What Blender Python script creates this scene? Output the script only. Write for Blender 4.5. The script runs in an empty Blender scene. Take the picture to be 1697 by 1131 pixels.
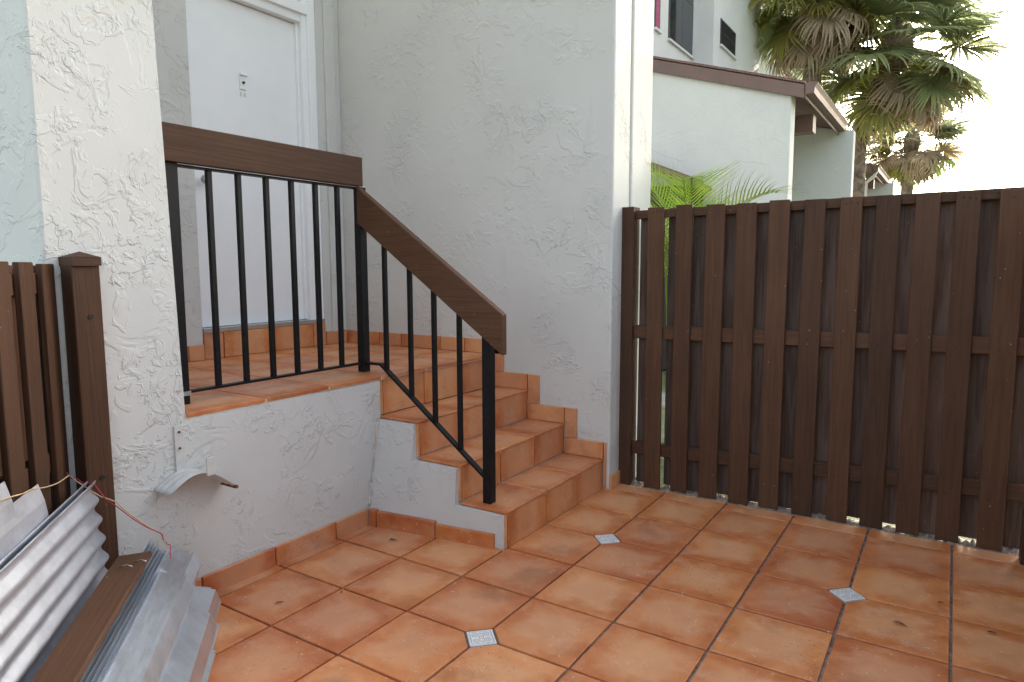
import bpy, bmesh, math, random
from mathutils import Vector, Matrix, Quaternion
random.seed(7)
R = math.radians
S = 0.345                      # one floor-tile pitch in metres; most plan dimensions below are in tiles
sc = bpy.context.scene
COL = sc.collection

# ------------------------------------------------------------------ camera
cam_d = bpy.data.cameras.new('camera'); cam = bpy.data.objects.new('camera', cam_d); COL.objects.link(cam)
yaw, pitch, roll = -0.573312, 0.1088267, 0.0028379
fw = Vector((math.sin(yaw)*math.cos(pitch), math.cos(yaw)*math.cos(pitch), -math.sin(pitch)))
r0 = Vector((math.cos(yaw), -math.sin(yaw), 0)); d0 = fw.cross(r0)
rt = r0*math.cos(roll)+d0*math.sin(roll); dn = -r0*math.sin(roll)+d0*math.cos(roll)
cam.matrix_world = Matrix(((rt.x, -dn.x, -fw.x, 5.82226*S), (rt.y, -dn.y, -fw.y, -4.33208*S), (rt.z, -dn.z, -fw.z, 3.75776*S), (0, 0, 0, 1)))
cam_d.sensor_width = 36; cam_d.lens = 23.997; cam_d.clip_start = 0.05; cam_d.clip_end = 3000
sc.camera = cam
# ------------------------------------------------------------------ sky, sun, exposure
SUN_AZ, SUN_EL = 5.0, 24.0
w = bpy.data.worlds.new('World'); sc.world = w; w.use_nodes = True
nt = w.node_tree; sky = nt.nodes.new('ShaderNodeTexSky'); sky.sky_type = 'NISHITA'; sky.sun_disc = False
sky.sun_elevation = R(SUN_EL); sky.sun_rotation = R(SUN_AZ); sky.dust_density = 4.0; sky.air_density = 1.2; sky.ozone_density = 0.6
bg = nt.nodes['Background']; bg.inputs['Strength'].default_value = 0.15
hs = nt.nodes.new('ShaderNodeHueSaturation'); hs.inputs['Saturation'].default_value = 0.6   # hazy, nearly white sky
nt.links.new(sky.outputs['Color'], hs.inputs['Color']); nt.links.new(hs.outputs['Color'], bg.inputs['Color'])
sl = bpy.data.lights.new('sun', 'SUN'); sl.energy = 4.0; sl.angle = R(0.53); sl.color = (1.0, 0.93, 0.82)
so = bpy.data.objects.new('sun', sl); COL.objects.link(so); so.location = (3, 20, 20)
sd = Vector((math.sin(R(SUN_AZ))*math.cos(R(SUN_EL)), math.cos(R(SUN_AZ))*math.cos(R(SUN_EL)), math.sin(R(SUN_EL))))
so.rotation_euler = sd.to_track_quat('Z', 'Y').to_euler()
sc.view_settings.view_transform = 'Standard'; sc.view_settings.look = 'None'
sc.view_settings.exposure = 2.0; sc.view_settings.gamma = 1.0
sc.render.engine = 'CYCLES'

# ------------------------------------------------------------------ materials
def newmat(name):
    m = bpy.data.materials.new(name); m.use_nodes = True
    return m, m.node_tree, m.node_tree.nodes['Principled BSDF']
def N(t, typ, **k):
    n = t.nodes.new(typ)
    for a, b in k.items():
        if a in n.inputs: n.inputs[a].default_value = b
        else: setattr(n, a, b)
    return n
def noise(t, vec, scale, detail=3, rough=.55, dist=0.0):
    n = N(t, 'ShaderNodeTexNoise', Scale=scale, Detail=detail, Roughness=rough, Distortion=dist)
    if vec is not None: t.links.new(vec, n.inputs['Vector'])
    return n.outputs['Fac']
def mrange(t, v, a, b, c=0.0, d=1.0, smooth=True):
    n = N(t, 'ShaderNodeMapRange'); n.interpolation_type = 'SMOOTHSTEP' if smooth else 'LINEAR'
    for i, x in zip(('From Min', 'From Max', 'To Min', 'To Max'), (a, b, c, d)): n.inputs[i].default_value = x
    t.links.new(v, n.inputs['Value']); return n.outputs['Result']
def math_(t, op, a, b=None):
    n = N(t, 'ShaderNodeMath', operation=op)
    for i, x in enumerate((a, b)):
        if x is None: continue
        if isinstance(x, (int, float)): n.inputs[i].default_value = x
        else: t.links.new(x, n.inputs[i])
    return n.outputs[0]
def mixc(t, f, a, b, mode='MIX'):
    n = N(t, 'ShaderNodeMix', data_type='RGBA', blend_type=mode)
    for s, x in ((0, f), (6, a), (7, b)):
        if isinstance(x, (int, float)): n.inputs[s].default_value = x
        elif isinstance(x, tuple): n.inputs[s].default_value = (*x, 1)
        else: t.links.new(x, n.inputs[s])
    return n.outputs[2]
def coords(t, scale=(1, 1, 1), rnd=True):
    tc = N(t, 'ShaderNodeTexCoord'); mp = N(t, 'ShaderNodeMapping'); mp.inputs['Scale'].default_value = scale
    t.links.new(tc.outputs['Object'], mp.inputs['Vector'])
    if rnd:
        oi = N(t, 'ShaderNodeObjectInfo'); va = N(t, 'ShaderNodeVectorMath', operation='SCALE'); 
        cx = N(t, 'ShaderNodeCombineXYZ')
        for i in range(3): t.links.new(oi.outputs['Random'], cx.inputs[i])
        t.links.new(cx.outputs[0], va.inputs[0]); va.inputs['Scale'].default_value = 37.0
        t.links.new(va.outputs[0], mp.inputs['Location'])
    return mp.outputs['Vector']
def rnd(t): return N(t, 'ShaderNodeObjectInfo').outputs['Random']
def bump(t, p, h, dist=.005, strength=1.0):
    b = N(t, 'ShaderNodeBump', Distance=dist, Strength=strength); t.links.new(h, b.inputs['Height'])
    t.links.new(b.outputs[0], p.inputs['Normal'])
def stucco(name, col, amt=1.0, sc_=1.0):
    m, t, p = newmat(name); v = coords(t, rnd=False)
    # hand trowelled coat: plateaus with crinkled broken edges, rough clusters between smooth passes
    a = mrange(t, noise(t, v, 3.4*sc_, 4.5, .58, .7), .485, .525)
    b = mrange(t, noise(t, v, 8.5*sc_, 3.5, .6, 1.3), .545, .60)
    c = mrange(t, noise(t, v, 26.0*sc_, 3, .6, .8), .52, .62)
    m1 = mrange(t, noise(t, v, 2.1*sc_, 2, .5), .38, .56)
    mask = mrange(t, noise(t, v, 4.2*sc_, 2, .5), .49, .62)
    fine = noise(t, v, 190, 2)
    h = math_(t, 'MULTIPLY', math_(t, 'MULTIPLY', a, m1), .5)
    h = math_(t, 'ADD', h, math_(t, 'MULTIPLY', math_(t, 'MULTIPLY', b, m1), .5))
    h = math_(t, 'ADD', h, math_(t, 'MULTIPLY', math_(t, 'MULTIPLY', c, mask), .6))
    h = math_(t, 'ADD', h, math_(t, 'MULTIPLY', fine, .11))
    h = math_(t, 'ADD', h, math_(t, 'MULTIPLY', noise(t, v, 2.2, 2), .9))
    bump(t, p, h, .0043*amt, 1.0)
    big = noise(t, v, 1.3, 4)
    cc = mixc(t, mrange(t, big, .35, .7), col, tuple(x*.93 for x in col))
    st = mrange(t, noise(t, coords(t, (6, 6, .8), False), 2.0, 4, .6), .62, .8)
    cc = mixc(t, math_(t, 'MULTIPLY', st, .25), cc, (col[0]*.72, col[1]*.70, col[2]*.66))
    dr = mrange(t, noise(t, coords(t, (3, 3, 3), False), 3.0, 6, .7, .5), .60, .82)
    cc = mixc(t, math_(t, 'MULTIPLY', dr, .35), cc, (col[0]*.66, col[1]*.63, col[2]*.57))
    ck = N(t, 'ShaderNodeTexVoronoi', Scale=.9); ck.feature = 'DISTANCE_TO_EDGE'
    wv_ = N(t, 'ShaderNodeMix', data_type='VECTOR'); wv_.inputs[0].default_value = .12; t.links.new(v, wv_.inputs[4])
    nc = N(t, 'ShaderNodeTexNoise', Scale=3.0, Detail=5.0); t.links.new(v, nc.inputs['Vector']); t.links.new(nc.outputs['Color'], wv_.inputs[5]); t.links.new(wv_.outputs[1], ck.inputs['Vector'])
    crack = math_(t, 'MULTIPLY', mrange(t, ck.outputs['Distance'], .0008, .0022, 1, 0), mrange(t, noise(t, v, 1.1, 2), .56, .62))
    cc = mixc(t, math_(t, 'MULTIPLY', crack, .5), cc, (.16, .15, .14))
    t.links.new(cc, p.inputs['Base Color']); p.inputs['Roughness'].default_value = .75
    return m
M = {}
M['stucco'] = stucco('stucco_white', (.615, .61, .58))
M['stucco_far'] = stucco('stucco_far', (.58, .59, .575), .6)
def terracotta(name, dark=1.0):
    m, t, p = newmat(name); v = coords(t); r = rnd(t)
    n1 = noise(t, v, 4.5, 5, .6, .4); n2 = noise(t, v, 16, 5, .65)
    c = mixc(t, mrange(t, n1, .3, .72), (.46*dark, .125*dark, .034*dark), (.65*dark, .25*dark, .092*dark))
    c = mixc(t, math_(t, 'MULTIPLY', mrange(t, n2, .5, .75), .45), c, (.68*dark, .37*dark, .21*dark))
    tc = N(t, 'ShaderNodeTexCoord'); sx = N(t, 'ShaderNodeSeparateXYZ'); t.links.new(tc.outputs['Object'], sx.inputs[0])
    rad = math_(t, 'MAXIMUM', math_(t, 'ABSOLUTE', sx.outputs[0]), math_(t, 'ABSOLUTE', sx.outputs[1]))
    wear = mrange(t, math_(t, 'ADD', rad, math_(t, 'MULTIPLY', noise(t, v, 9, 4, .6), .13)), .13, .215, 1, 0)
    c = mixc(t, math_(t, 'MULTIPLY', wear, .55), c, (.68, .36, .19))
    bl = mrange(t, noise(t, v, 6.0, 6, .7, .6), .56, .74)
    c = mixc(t, math_(t, 'MULTIPLY', bl, .5), c, (.60, .41, .30))
    gr = mrange(t, noise(t, v, 3.0, 5, .6), .56, .72)
    c = mixc(t, math_(t, 'MULTIPLY', gr, .5), c, (.27, .095, .038))
    hsv = N(t, 'ShaderNodeHueSaturation'); t.links.new(c, hsv.inputs['Color'])
    t.links.new(mrange(t, r, 0, 1, .496, .504, False), hsv.inputs['Hue']); t.links.new(mrange(t, r, 0, 1, .90, 1.08, False), hsv.inputs['Value'])
    c = hsv.outputs['Color']
    sp = mrange(t, noise(t, v, 130, 3, .6), .62, .68)
    spm = mrange(t, noise(t, v, 5.5, 3, .6), .47, .64)
    c = mixc(t, math_(t, 'MULTIPLY', math_(t, 'MULTIPLY', sp, spm), .85), c, (.05, .03, .022))
    sp2 = mrange(t, noise(t, v, 75, 1, .4), .745, .765)
    c = mixc(t, math_(t, 'MULTIPLY', sp2, .7), c, (.66, .55, .45))
    t.links.new(c, p.inputs['Base Color'])
    t.links.new(mrange(t, n2, .3, .7, .30, .52), p.inputs['Roughness'])
    h = math_(t, 'ADD', math_(t, 'MULTIPLY', n1, .8), math_(t, 'MULTIPLY', n2, .35))
    h = math_(t, 'SUBTRACT', h, math_(t, 'MULTIPLY', sp, .1))
    bump(t, p, h, .003, .8); return m
M['tile'] = terracotta('terracotta'); 
def plain(name, col, rough=.6, metal=0.0, nz=0.0, ns=20, bd=0.0):
    m, t, p = newmat(name); p.inputs['Roughness'].default_value = rough; p.inputs['Metallic'].default_value = metal
    v = coords(t); n = noise(t, v, ns, 5, .6)
    c = mixc(t, mrange(t, n, .3, .7), tuple(x*(1-nz) for x in col), tuple(min(1, x*(1+nz)) for x in col))
    t.links.new(c, p.inputs['Base Color'])
    if bd: bump(t, p, n, bd)
    return m
M['grout'] = plain('grout', (.20, .155, .13), .9, 0, .45, 30, .003)
M['mortar'] = plain('mortar', (.24, .19, .15), .95, 0, .4, 40, .006)
M['caulk'] = plain('caulk', (.55, .5, .44), .7, 0, .2, 30)
M['black'] = plain('black_iron', (.008, .008, .009), .45, 0, .3, 40, .0006)
M['black'].node_tree.nodes['Principled BSDF'].inputs['Specular IOR Level'].default_value = .22
M['white'] = plain('white_paint', (.86, .87, .88), .38, 0, .015, 6)
M['steel'] = plain('bright_steel', (.6, .6, .6), .25, 1.0, .05, 20)
M['rust'] = plain('rust', (.16, .07, .03), .85, 0, .5, 60, .001)
M['cream'] = plain('cream_metal', (.58, .57, .54), .5, 0, .08, 30, .0006)
M['hole'] = plain('bolt_black', (.008, .007, .007), .6)
M['brownmetal'] = plain('brown_trim', (.13, .075, .062), .5, 0, .1, 5)
M['shingle'] = plain('shingle', (.17, .10, .085), .9, 0, .35, 50, .006)
M['glass'] = plain('window_glass', (.03, .033, .04), .06); 
M['winframe'] = plain('bronze_frame', (.035, .03, .028), .45)
M['curtain'] = plain('pink_curtain', (.35, .05, .13), .8, 0, .25, 14)
M['dark'] = plain('painted_shade', (.03, .024, .02), .9)
M['string'] = plain('twine', (.50, .38, .22), .9, 0, .2, 90)
M['redstring'] = plain('red_twine', (.45, .03, .08), .8, 0, .2, 90)
M['concrete'] = plain('concrete', (.42, .40, .37), .9, 0, .2, 12, .003)
def wood(name, col, axis, grain=1.0, worn=0.0):
    m, t, p = newmat(name)
    s = [26, 26, 26]; s[axis] = 1.3
    v = coords(t, tuple(s)); n = noise(t, v, 1.5, 6, .62, 1.1)
    s2 = [150, 150, 150]; s2[axis] = 5.0
    n2 = noise(t, coords(t, tuple(s2)), 1.0, 3, .6)
    s3 = [9, 9, 9]; s3[axis] = .32
    wv = N(t, 'ShaderNodeTexWave', Scale=2.2, Distortion=9.0, Detail=3.0); wv.wave_type = 'RINGS'; wv.inputs['Detail Scale'].default_value = 1.2
    t.links.new(coords(t, tuple(s3)), wv.inputs['Vector'])
    big = noise(t, coords(t), 2.2, 4)
    c = mixc(t, mrange(t, n, .3, .75), tuple(x*(1-.22*grain) for x in col), tuple(x*(1+.18*grain) for x in col))
    c = mixc(t, math_(t, 'MULTIPLY', mrange(t, big, .45, .75), .30), c, tuple(x*1.5+.008 for x in col))
    if worn:
        c = mixc(t, math_(t, 'MULTIPLY', mrange(t, wv.outputs['Fac'], .3, .9), worn), c, (.085, .062, .052))
        c = mixc(t, math_(t, 'MULTIPLY', mrange(t, n2, .52, .75), worn*.9), c, (.10, .082, .074))
    sp = mrange(t, noise(t, coords(t), 60, 2, .5), .755, .77)
    c = mixc(t, math_(t, 'MULTIPLY', sp, .5), c, (.40, .36, .31))
    hsv = N(t, 'ShaderNodeHueSaturation'); t.links.new(c, hsv.inputs['Color']); t.links.new(mrange(t, rnd(t), 0, 1, .76, 1.26, False), hsv.inputs['Value'])
    t.links.new(hsv.outputs['Color'], p.inputs['Base Color'])
    p.inputs['Roughness'].default_value = .66; p.inputs['Specular IOR Level'].default_value = .3
    h = math_(t, 'ADD', math_(t, 'MULTIPLY', n, .6), math_(t, 'MULTIPLY', n2, .45))
    h = math_(t, 'ADD', h, math_(t, 'MULTIPLY', wv.outputs['Fac'], .25*(1+worn)))
    bump(t, p, h, .0022*grain, .9); return m
BR = (.078, .035, .0165)
M['wood_z'] = wood('brown_wood_vertical', BR, 2); M['wood_y'] = wood('brown_wood_y', BR, 1, .9); M['wood_x'] = wood('brown_wood_x', BR, 0)
M['wood_back'] = wood('weathered_wood', (.058, .034, .024), 2, 1.5, .6)
def galv(name, col, rough, axis=0):
    m, t, p = newmat(name); p.inputs['Metallic'].default_value = .9
    s = [14, 14, 14]; s[axis] = 2.0
    n = noise(t, coords(t, tuple(s)), 1.0, 5, .65); sp = N(t, 'ShaderNodeTexVoronoi', Scale=55.0); t.links.new(coords(t), sp.inputs['Vector'])
    sm = mrange(t, noise(t, coords(t, (5, 5, 5)), 1.6, 5, .7, 1.5), .55, .75)
    c = mixc(t, mrange(t, n, .3, .7), tuple(x*.78 for x in col), col)
    c = mixc(t, math_(t, 'MULTIPLY', sp.outputs['Color'], .18), c, (.8, .83, .88)); c = mixc(t, math_(t, 'MULTIPLY', sm, .55), c, (.80, .82, .86))
    t.links.new(c, p.inputs['Base Color']); t.links.new(mrange(t, sm, 0, 1, rough, rough+.25), p.inputs['Roughness'])
    bump(t, p, n, .0008); return m
M['galv'] = galv('galvanised_steel', (.72, .78, .86), .32)
M['alu'] = galv('corrugated_aluminium', (.57, .61, .69), .5)
def leaf(name, c1, c2, trans):
    m, t, p = newmat(name); v = coords(t); n = noise(t, v, 3.0, 3)
    c = mixc(t, mrange(t, n, .3, .7), c1, c2)
    hsv = N(t, 'ShaderNodeHueSaturation'); t.links.new(c, hsv.inputs['Color']); t.links.new(mrange(t, rnd(t), 0, 1, .7, 1.25, False), hsv.inputs['Value'])
    t.links.new(mrange(t, rnd(t), 0, 1, .485, .515, False), hsv.inputs['Hue'])
    t.links.new(hsv.outputs['Color'], p.inputs['Base Color']); p.inputs['Roughness'].default_value = .5
    tr = N(t, 'ShaderNodeBsdfTranslucent'); t.links.new(hsv.outputs['Color'], tr.inputs['Color'])
    mx = N(t, 'ShaderNodeMixShader'); mx.inputs[0].default_value = trans
    t.links.new(p.outputs[0], mx.inputs[1]); t.links.new(tr.outputs[0], mx.inputs[2])
    t.links.new(mx.outputs[0], t.nodes['Material Output'].inputs['Surface']); return m
M['frond'] = leaf('fan_frond_green', (.25, .29, .15), (.34, .36, .19), .55)  # green and dead frond colours raised; veiling glare is put into them
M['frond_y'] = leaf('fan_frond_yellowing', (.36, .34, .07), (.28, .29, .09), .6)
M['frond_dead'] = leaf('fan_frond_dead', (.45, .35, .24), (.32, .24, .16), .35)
M['areca'] = leaf('areca_leaf', (.15, .25, .035), (.26, .35, .05), .5)
M['trunk'] = plain('palm_trunk', (.17, .13, .10), .95, 0, .4, 14, .02)
def mat_ground():
    m, t, p = newmat('ground_lawn'); v = coords(t, rnd=False); n = noise(t, v, .35, 5); n2 = noise(t, v, 25, 4)
    c = mixc(t, mrange(t, n2, .3, .7), (.05, .075, .02), (.10, .12, .045)); c = mixc(t, mrange(t, n, .52, .62), c, (.30, .27, .23))
    t.links.new(c, p.inputs['Base Color']); p.inputs['Roughness'].default_value = .95; bump(t, p, n2, .02); return m
M['ground'] = mat_ground()
def mat_inset():
    m, t, p = newmat('inset_pattern'); tc = N(t, 'ShaderNodeTexCoord'); sx = N(t, 'ShaderNodeSeparateXYZ'); t.links.new(tc.outputs['Object'], sx.inputs[0])
    # printed ornament: border line, four lobes and a centre rosette (object axes run along the square's sides)
    ax = math_(t, 'ABSOLUTE', sx.outputs[0]); ay = math_(t, 'ABSOLUTE', sx.outputs[1]); H = .046
    mx = math_(t, 'MAXIMUM', ax, ay)
    def ring(d, r, wd): return mrange(t, math_(t, 'ABSOLUTE', math_(t, 'SUBTRACT', d, r)), wd*.6, wd*1.3, 1, 0)
    def dist(cx, cy):
        a = math_(t, 'SUBTRACT', ax, cx); b = math_(t, 'SUBTRACT', ay, cy)
        return math_(t, 'SQRT', math_(t, 'ADD', math_(t, 'MULTIPLY', a, a), math_(t, 'MULTIPLY', b, b)))
    border = ring(mx, .038, .0016); lobes = ring(dist(.019, .019), .0115, .0016); lob2 = ring(dist(.019, .019), .005, .0012)
    ros = ring(dist(0, 0), .0075, .0016); dots = mrange(t, dist(.0, .027), .003, .005, 1, 0)
    c = mixc(t, border, (.76, .75, .72), (.30, .32, .35)); c = mixc(t, lobes, c, (.27, .33, .42)); c = mixc(t, lob2, c, (.42, .30, .20))
    c = mixc(t, ros, c, (.40, .22, .14)); c = mixc(t, dots, c, (.35, .36, .40))
    n = noise(t, tc.outputs['Object'], 60, 4); c = mixc(t, math_(t, 'MULTIPLY', mrange(t, n, .5, .75), .35), c, (.33, .29, .25))
    t.links.new(c, p.inputs['Base Color']); p.inputs['Roughness'].default_value = .4; return m
M['inset'] = mat_inset()

# ------------------------------------------------------------------ helpers
def link(name, me, mat=None, parent=None, loc=(0, 0, 0)):
    o = bpy.data.objects.new(name, me); COL.objects.link(o); o.location = loc
    if mat is not None and me is not None and not me.materials: me.materials.append(mat)
    if parent is not None: o.parent = parent
    return o
def tag(o, label=None, cat=None, group=None, kind=None):
    if label: o['label'] = label
    if cat: o['category'] = cat
    if group: o['group'] = group
    if kind: o['kind'] = kind
    return o
def empty(name, loc, label, cat, group=None):
    o = bpy.data.objects.new(name, None); COL.objects.link(o); o.location = Vector(loc)*S; o.empty_display_size = .1
    return tag(o, label, cat, group)
def mesh(bm, name, smooth=False):
    bmesh.ops.recalc_face_normals(bm, faces=bm.faces[:])
    me = bpy.data.meshes.new(name); bm.to_mesh(me); bm.free()
    if smooth:
        for f in me.polygons: f.use_smooth = True
    return me
def bm_box(bm, lo, hi):
    vs = [bm.verts.new((x, y, z)) for x in (lo[0], hi[0]) for y in (lo[1], hi[1]) for z in (lo[2], hi[2])]
    for f in ((0, 1, 3, 2), (4, 6, 7, 5), (0, 4, 5, 1), (2, 3, 7, 6), (0, 2, 6, 4), (1, 5, 7, 3)): bm.faces.new([vs[i] for i in f])
def bev(bm, w, seg=1):
    if w > 0: bmesh.ops.bevel(bm, geom=bm.edges[:], offset=w, segments=seg, affect='EDGES', profile=.6)
def box_me(name, sx, sy, sz, b=.0, seg=1):          # metres, centred
    bm = bmesh.new(); bm_box(bm, (-sx/2, -sy/2, -sz/2), (sx/2, sy/2, sz/2)); bev(bm, b, seg); return mesh(bm, name)
def box(name, x0, x1, y0, y1, z0, z1, mat, parent=None, b=.0, seg=1, rot=None):   # tile units, world
    me = box_me(name, (x1-x0)*S, (y1-y0)*S, (z1-z0)*S, b, seg)
    c = Vector(((x0+x1)/2, (y0+y1)/2, (z0+z1)/2))*S
    o = link(name, me, mat, parent, c-(parent.location if parent else Vector()))
    if rot: o.rotation_euler = rot
    return o
def prism_me(name, poly, axis, a, b, bevel=0.0):    # poly in tile units in the two other axes, extruded along axis from a to b
    bm = bmesh.new(); oth = [i for i in range(3) if i != axis]
    def P(p, e):
        v = [0, 0, 0]; v[oth[0]] = p[0]*S; v[oth[1]] = p[1]*S; v[axis] = e*S; return v
    A = [bm.verts.new(P(p, a)) for p in poly]; B = [bm.verts.new(P(p, b)) for p in poly]; n = len(poly)
    bm.faces.new(A); bm.faces.new(B[::-1])
    for i in range(n): bm.faces.new((A[i], B[i], B[(i+1) % n], A[(i+1) % n]))
    bev(bm, bevel); return mesh(bm, name)
def prism(name, poly, axis, a, b, mat, parent=None, bevel=0.0):
    o = link(name, prism_me(name, poly, axis, a, b, bevel), mat, parent)
    if parent: o.location = -parent.location
    return o
def tube_me(name, pts, rad, n=6, caps=True):        # metres
    bm = bmesh.new(); rings = []; pts = [Vector(p) for p in pts]
    rads = rad if isinstance(rad, (list, tuple)) else [rad]*len(pts)
    for i, p in enumerate(pts):
        d = (pts[min(i+1, len(pts)-1)]-pts[max(i-1, 0)]).normalized()
        u = d.cross(Vector((0, 0, 1)));  u = u.normalized() if u.length > 1e-3 else Vector((1, 0, 0)); v = d.cross(u)
        rings.append([bm.verts.new(p+(u*math.cos(k*2*math.pi/n)+v*math.sin(k*2*math.pi/n))*rads[i]) for k in range(n)])
    for a, b in zip(rings, rings[1:]):
        for k in range(n): bm.faces.new((a[k], a[(k+1) % n], b[(k+1) % n], b[k]))
    if caps: bm.faces.new(rings[0]); bm.faces.new(rings[-1][::-1])
    return mesh(bm, name, True)

# ------------------------------------------------------------------ the setting
bm = bmesh.new(); bm_box(bm, (-400, -400, -.5), (400, 400, -.03)); tag(link('ground', mesh(bm, 'ground'), M['ground']), kind='structure')
# patio slab (shows as the grout between the tiles)
FX0, FX1, FY0, FY1 = -1.19, 6.82, -5.6, 6.36
patio = link('patio_floor', box_me('patio_floor', (FX1-FX0)*S, (FY1-FY0)*S, .06), M['grout'], None, ((FX0+FX1)/2*S, (FY0+FY1)/2*S, -.033))
tag(patio, kind='structure')
GAP = .014; CUT = .205
cache = {}
def tile_me(x0, x1, y0, y1, cuts, th=.018, bv=.0025):
    """one clay tile, outline in tile units about its centre; cuts = corners taken off for the small insets"""
    key = (round(x1-x0, 3), round(y1-y0, 3), cuts)
    if key in cache: return cache[key]
    hx, hy = (x1-x0)/2, (y1-y0)/2; pts = []
    for k, (sx, sy) in enumerate(((-1, -1), (1, -1), (1, 1), (-1, 1))):
        if k in cuts:
            c = CUT-GAP*.6
            e = [(sx*(hx-c), sy*hy), (sx*hx, sy*(hy-c))]
            if k in (1, 3): e = e
            else: e = e[::-1]
            pts += e
        else: pts.append((sx*hx, sy*hy))
    bm = bmesh.new(); r = random.Random(len(cache))
    jit = lambda: r.uniform(-.003, .003)
    low = [bm.verts.new((x*S, y*S, -th)) for x, y in pts]; top = [bm.verts.new(((x+jit())*S, (y+jit())*S, 0)) for x, y in pts]; n = len(pts)
    tf = bm.faces.new(top)
    for i in range(n): bm.faces.new((low[i], low[(i+1) % n], top[(i+1) % n], top[i]))
    bmesh.ops.bevel(bm, geom=list(tf.edges), offset=bv*1.6, segments=2, affect='EDGES', profile=.6)
    cache[key] = mesh(bm, 'floor_tile'); return cache[key]
insets = {(i, j) for i in (2, 5) for j in (-5, -2, 1, 4)}
xs = [FX0] + list(range(-1, 7)) + [FX1]; ys = list(range(-5, 7)) + [FY1-.02]
for a in range(len(xs)-1):
    for b in range(len(ys)-1):
        x0, x1, y0, y1 = xs[a], xs[a+1], ys[b], ys[b+1]
        if x1 <= 1.0 and y0 >= 3: continue
        cuts = tuple(k for k, (cx, cy) in enumerate(((x0, y0), (x1, y0), (x1, y1), (x0, y1))) if (cx, cy) in insets)
        me = tile_me(x0+GAP, x1-GAP, y0+GAP, y1-GAP, cuts)
        o = link('floor_tile', me, M['tile'], patio, Vector(((x0+x1)/2*S, (y0+y1)/2*S, .007+random.uniform(-.0008, .0008)))-patio.location)
        o.rotation_euler = (random.uniform(-.0015, .0015), random.uniform(-.0015, .0015), random.uniform(-.003, .003))
ime = box_me('inset_tile', .0925, .0925, .014, .0015)
for i, j in insets:
    if j > -5: link('inset_tile', ime, M['inset'], patio, Vector((i*S, j*S, .0005))-patio.location).rotation_euler = (0, 0, R(45))
# broken mortar edge along the foot of the board fence
bm = bmesh.new(); nn = 150; rows = []
for k in range(nn+1):
    x = 1.15+(6.8-1.15)*k/nn; rows.append([bm.verts.new((x*S, (6.285+.05*random.random())*S if q == 0 else (6.33+.10*q)*S, (.009+(.016*random.random()**2 if 0 < q < 3 else -.006)))) for q in range(4)])
for a, b in zip(rows, rows[1:]):
    for q in range(3): bm.faces.new((a[q], b[q], b[q+1], a[q+1]))
o = link('mortar_edge', mesh(bm, 'mortar_edge'), M['mortar'], patio, -patio.location); o['kind'] = 'stuff'
# scattered dry leaf bits on the tiles
for (x, y, s, rz) in ((-.45, 2.35, .024, .4), (5.55, 3.55, .026, -.3), (6.35, 3.85, .018, .2), (-.3, .35, .02, 1), (.1, .9, .012, 2), (5.9, 4.3, .014, .3)):
    bm = bmesh.new(); vs = [bm.verts.new((s*a, s*b, .002+.006*c)) for a, b, c in ((-1, 0, 0), (-.3, .28, 1), (.4, .22, .6), (1, 0, .2), (.3, -.25, 1), (-.4, -.2, .5))]
    bm.faces.new(vs); o = link('dry_leaf', mesh(bm, 'dry_leaf'), M['rust'], None, (x*S, y*S, .009)); o.rotation_euler = (0, 0, rz)
    tag(o, {-.45: 'curled dry leaf on the tile by the inner corner below the landing', 5.55: 'dark dry leaf lying beside the right inset tile', 6.35: 'thin dry leaf near the right edge of the patio', -.3: 'small dry leaf beside the metal panels', .1: 'tiny dry leaf speck on the nearest tiles', 5.9: 'tiny dry leaf speck between right inset and fence'}[x], 'leaf', 'dry leaves on the patio')

# ------------------------------------------------------------------ the house
house = empty('townhouse', (-1.2, 2, 0), 'white stucco townhouse with raised entry landing and white front door', 'house')
XF, LZ, YB, Y0_ST = -1.18, 2.165, 5.95, 2.955
# wing wall left of the landing (its end leans a little as in the photo)
def lean_box(name, x0, x1, ylo, yhi, z0, z1, lean, mat, parent, b=.012):
    me = box_me(name, (x1-x0)*S, (yhi-ylo)*S, (z1-z0)*S, b, 2)
    for v in me.vertices:
        if v.co.y > 0: v.co.y += lean*S*(v.co.z/((z1-z0)*S)+.5)
    return link(name, me, mat, parent, Vector(((x0+x1)/2, (ylo+yhi)/2, (z0+z1)/2))*S-parent.location)
prism('front_wall', [(-1.375, -.1), (2.955, -.1), (2.955, LZ-.06), (-.12, LZ-.06), (-.47, 17), (-1.375, 17)], 0, -5.2, XF, M['stucco'], house, .008)
box('landing_base', -5.2, XF-.12, Y0_ST, 5.94, -.1, LZ-.06, M['stucco'], house)
box('back_wall', -6.2, 1.128, YB, 6.60, -.1, 17, M['stucco'], house, .012, 2)
box('wall_joint', -6.2, 1.09, 6.60, 6.68, -.1, 17, M['stucco'], house)
box('back_wall', -6.2, 1.135, 6.68, 7.57, -.1, 17, M['stucco'], house, .012, 2)
XD = -5.0
box('door_wall', XD-.9, XD, -.11, 2.62, LZ-.05, 17, M['stucco'], house, .01, 2)
box('door_wall', XD-.9, XD, 5.32, YB, LZ-.05, 17, M['stucco'], house, .006)
box('door_wall', XD-.9, XD-.01, 2.62, 5.32, 9.9, 17, M['stucco'], house)
box('corner_band', XD, XD+.06, 5.52, 5.78, LZ+.25, 17, M['stucco'], house, .008, 2)
box('door_wall', -6.15, -5.92, -.11, 5.94, LZ-.06, 17, M['stucco'], house)  # unseen backing added to stop light leaking in under the door
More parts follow.
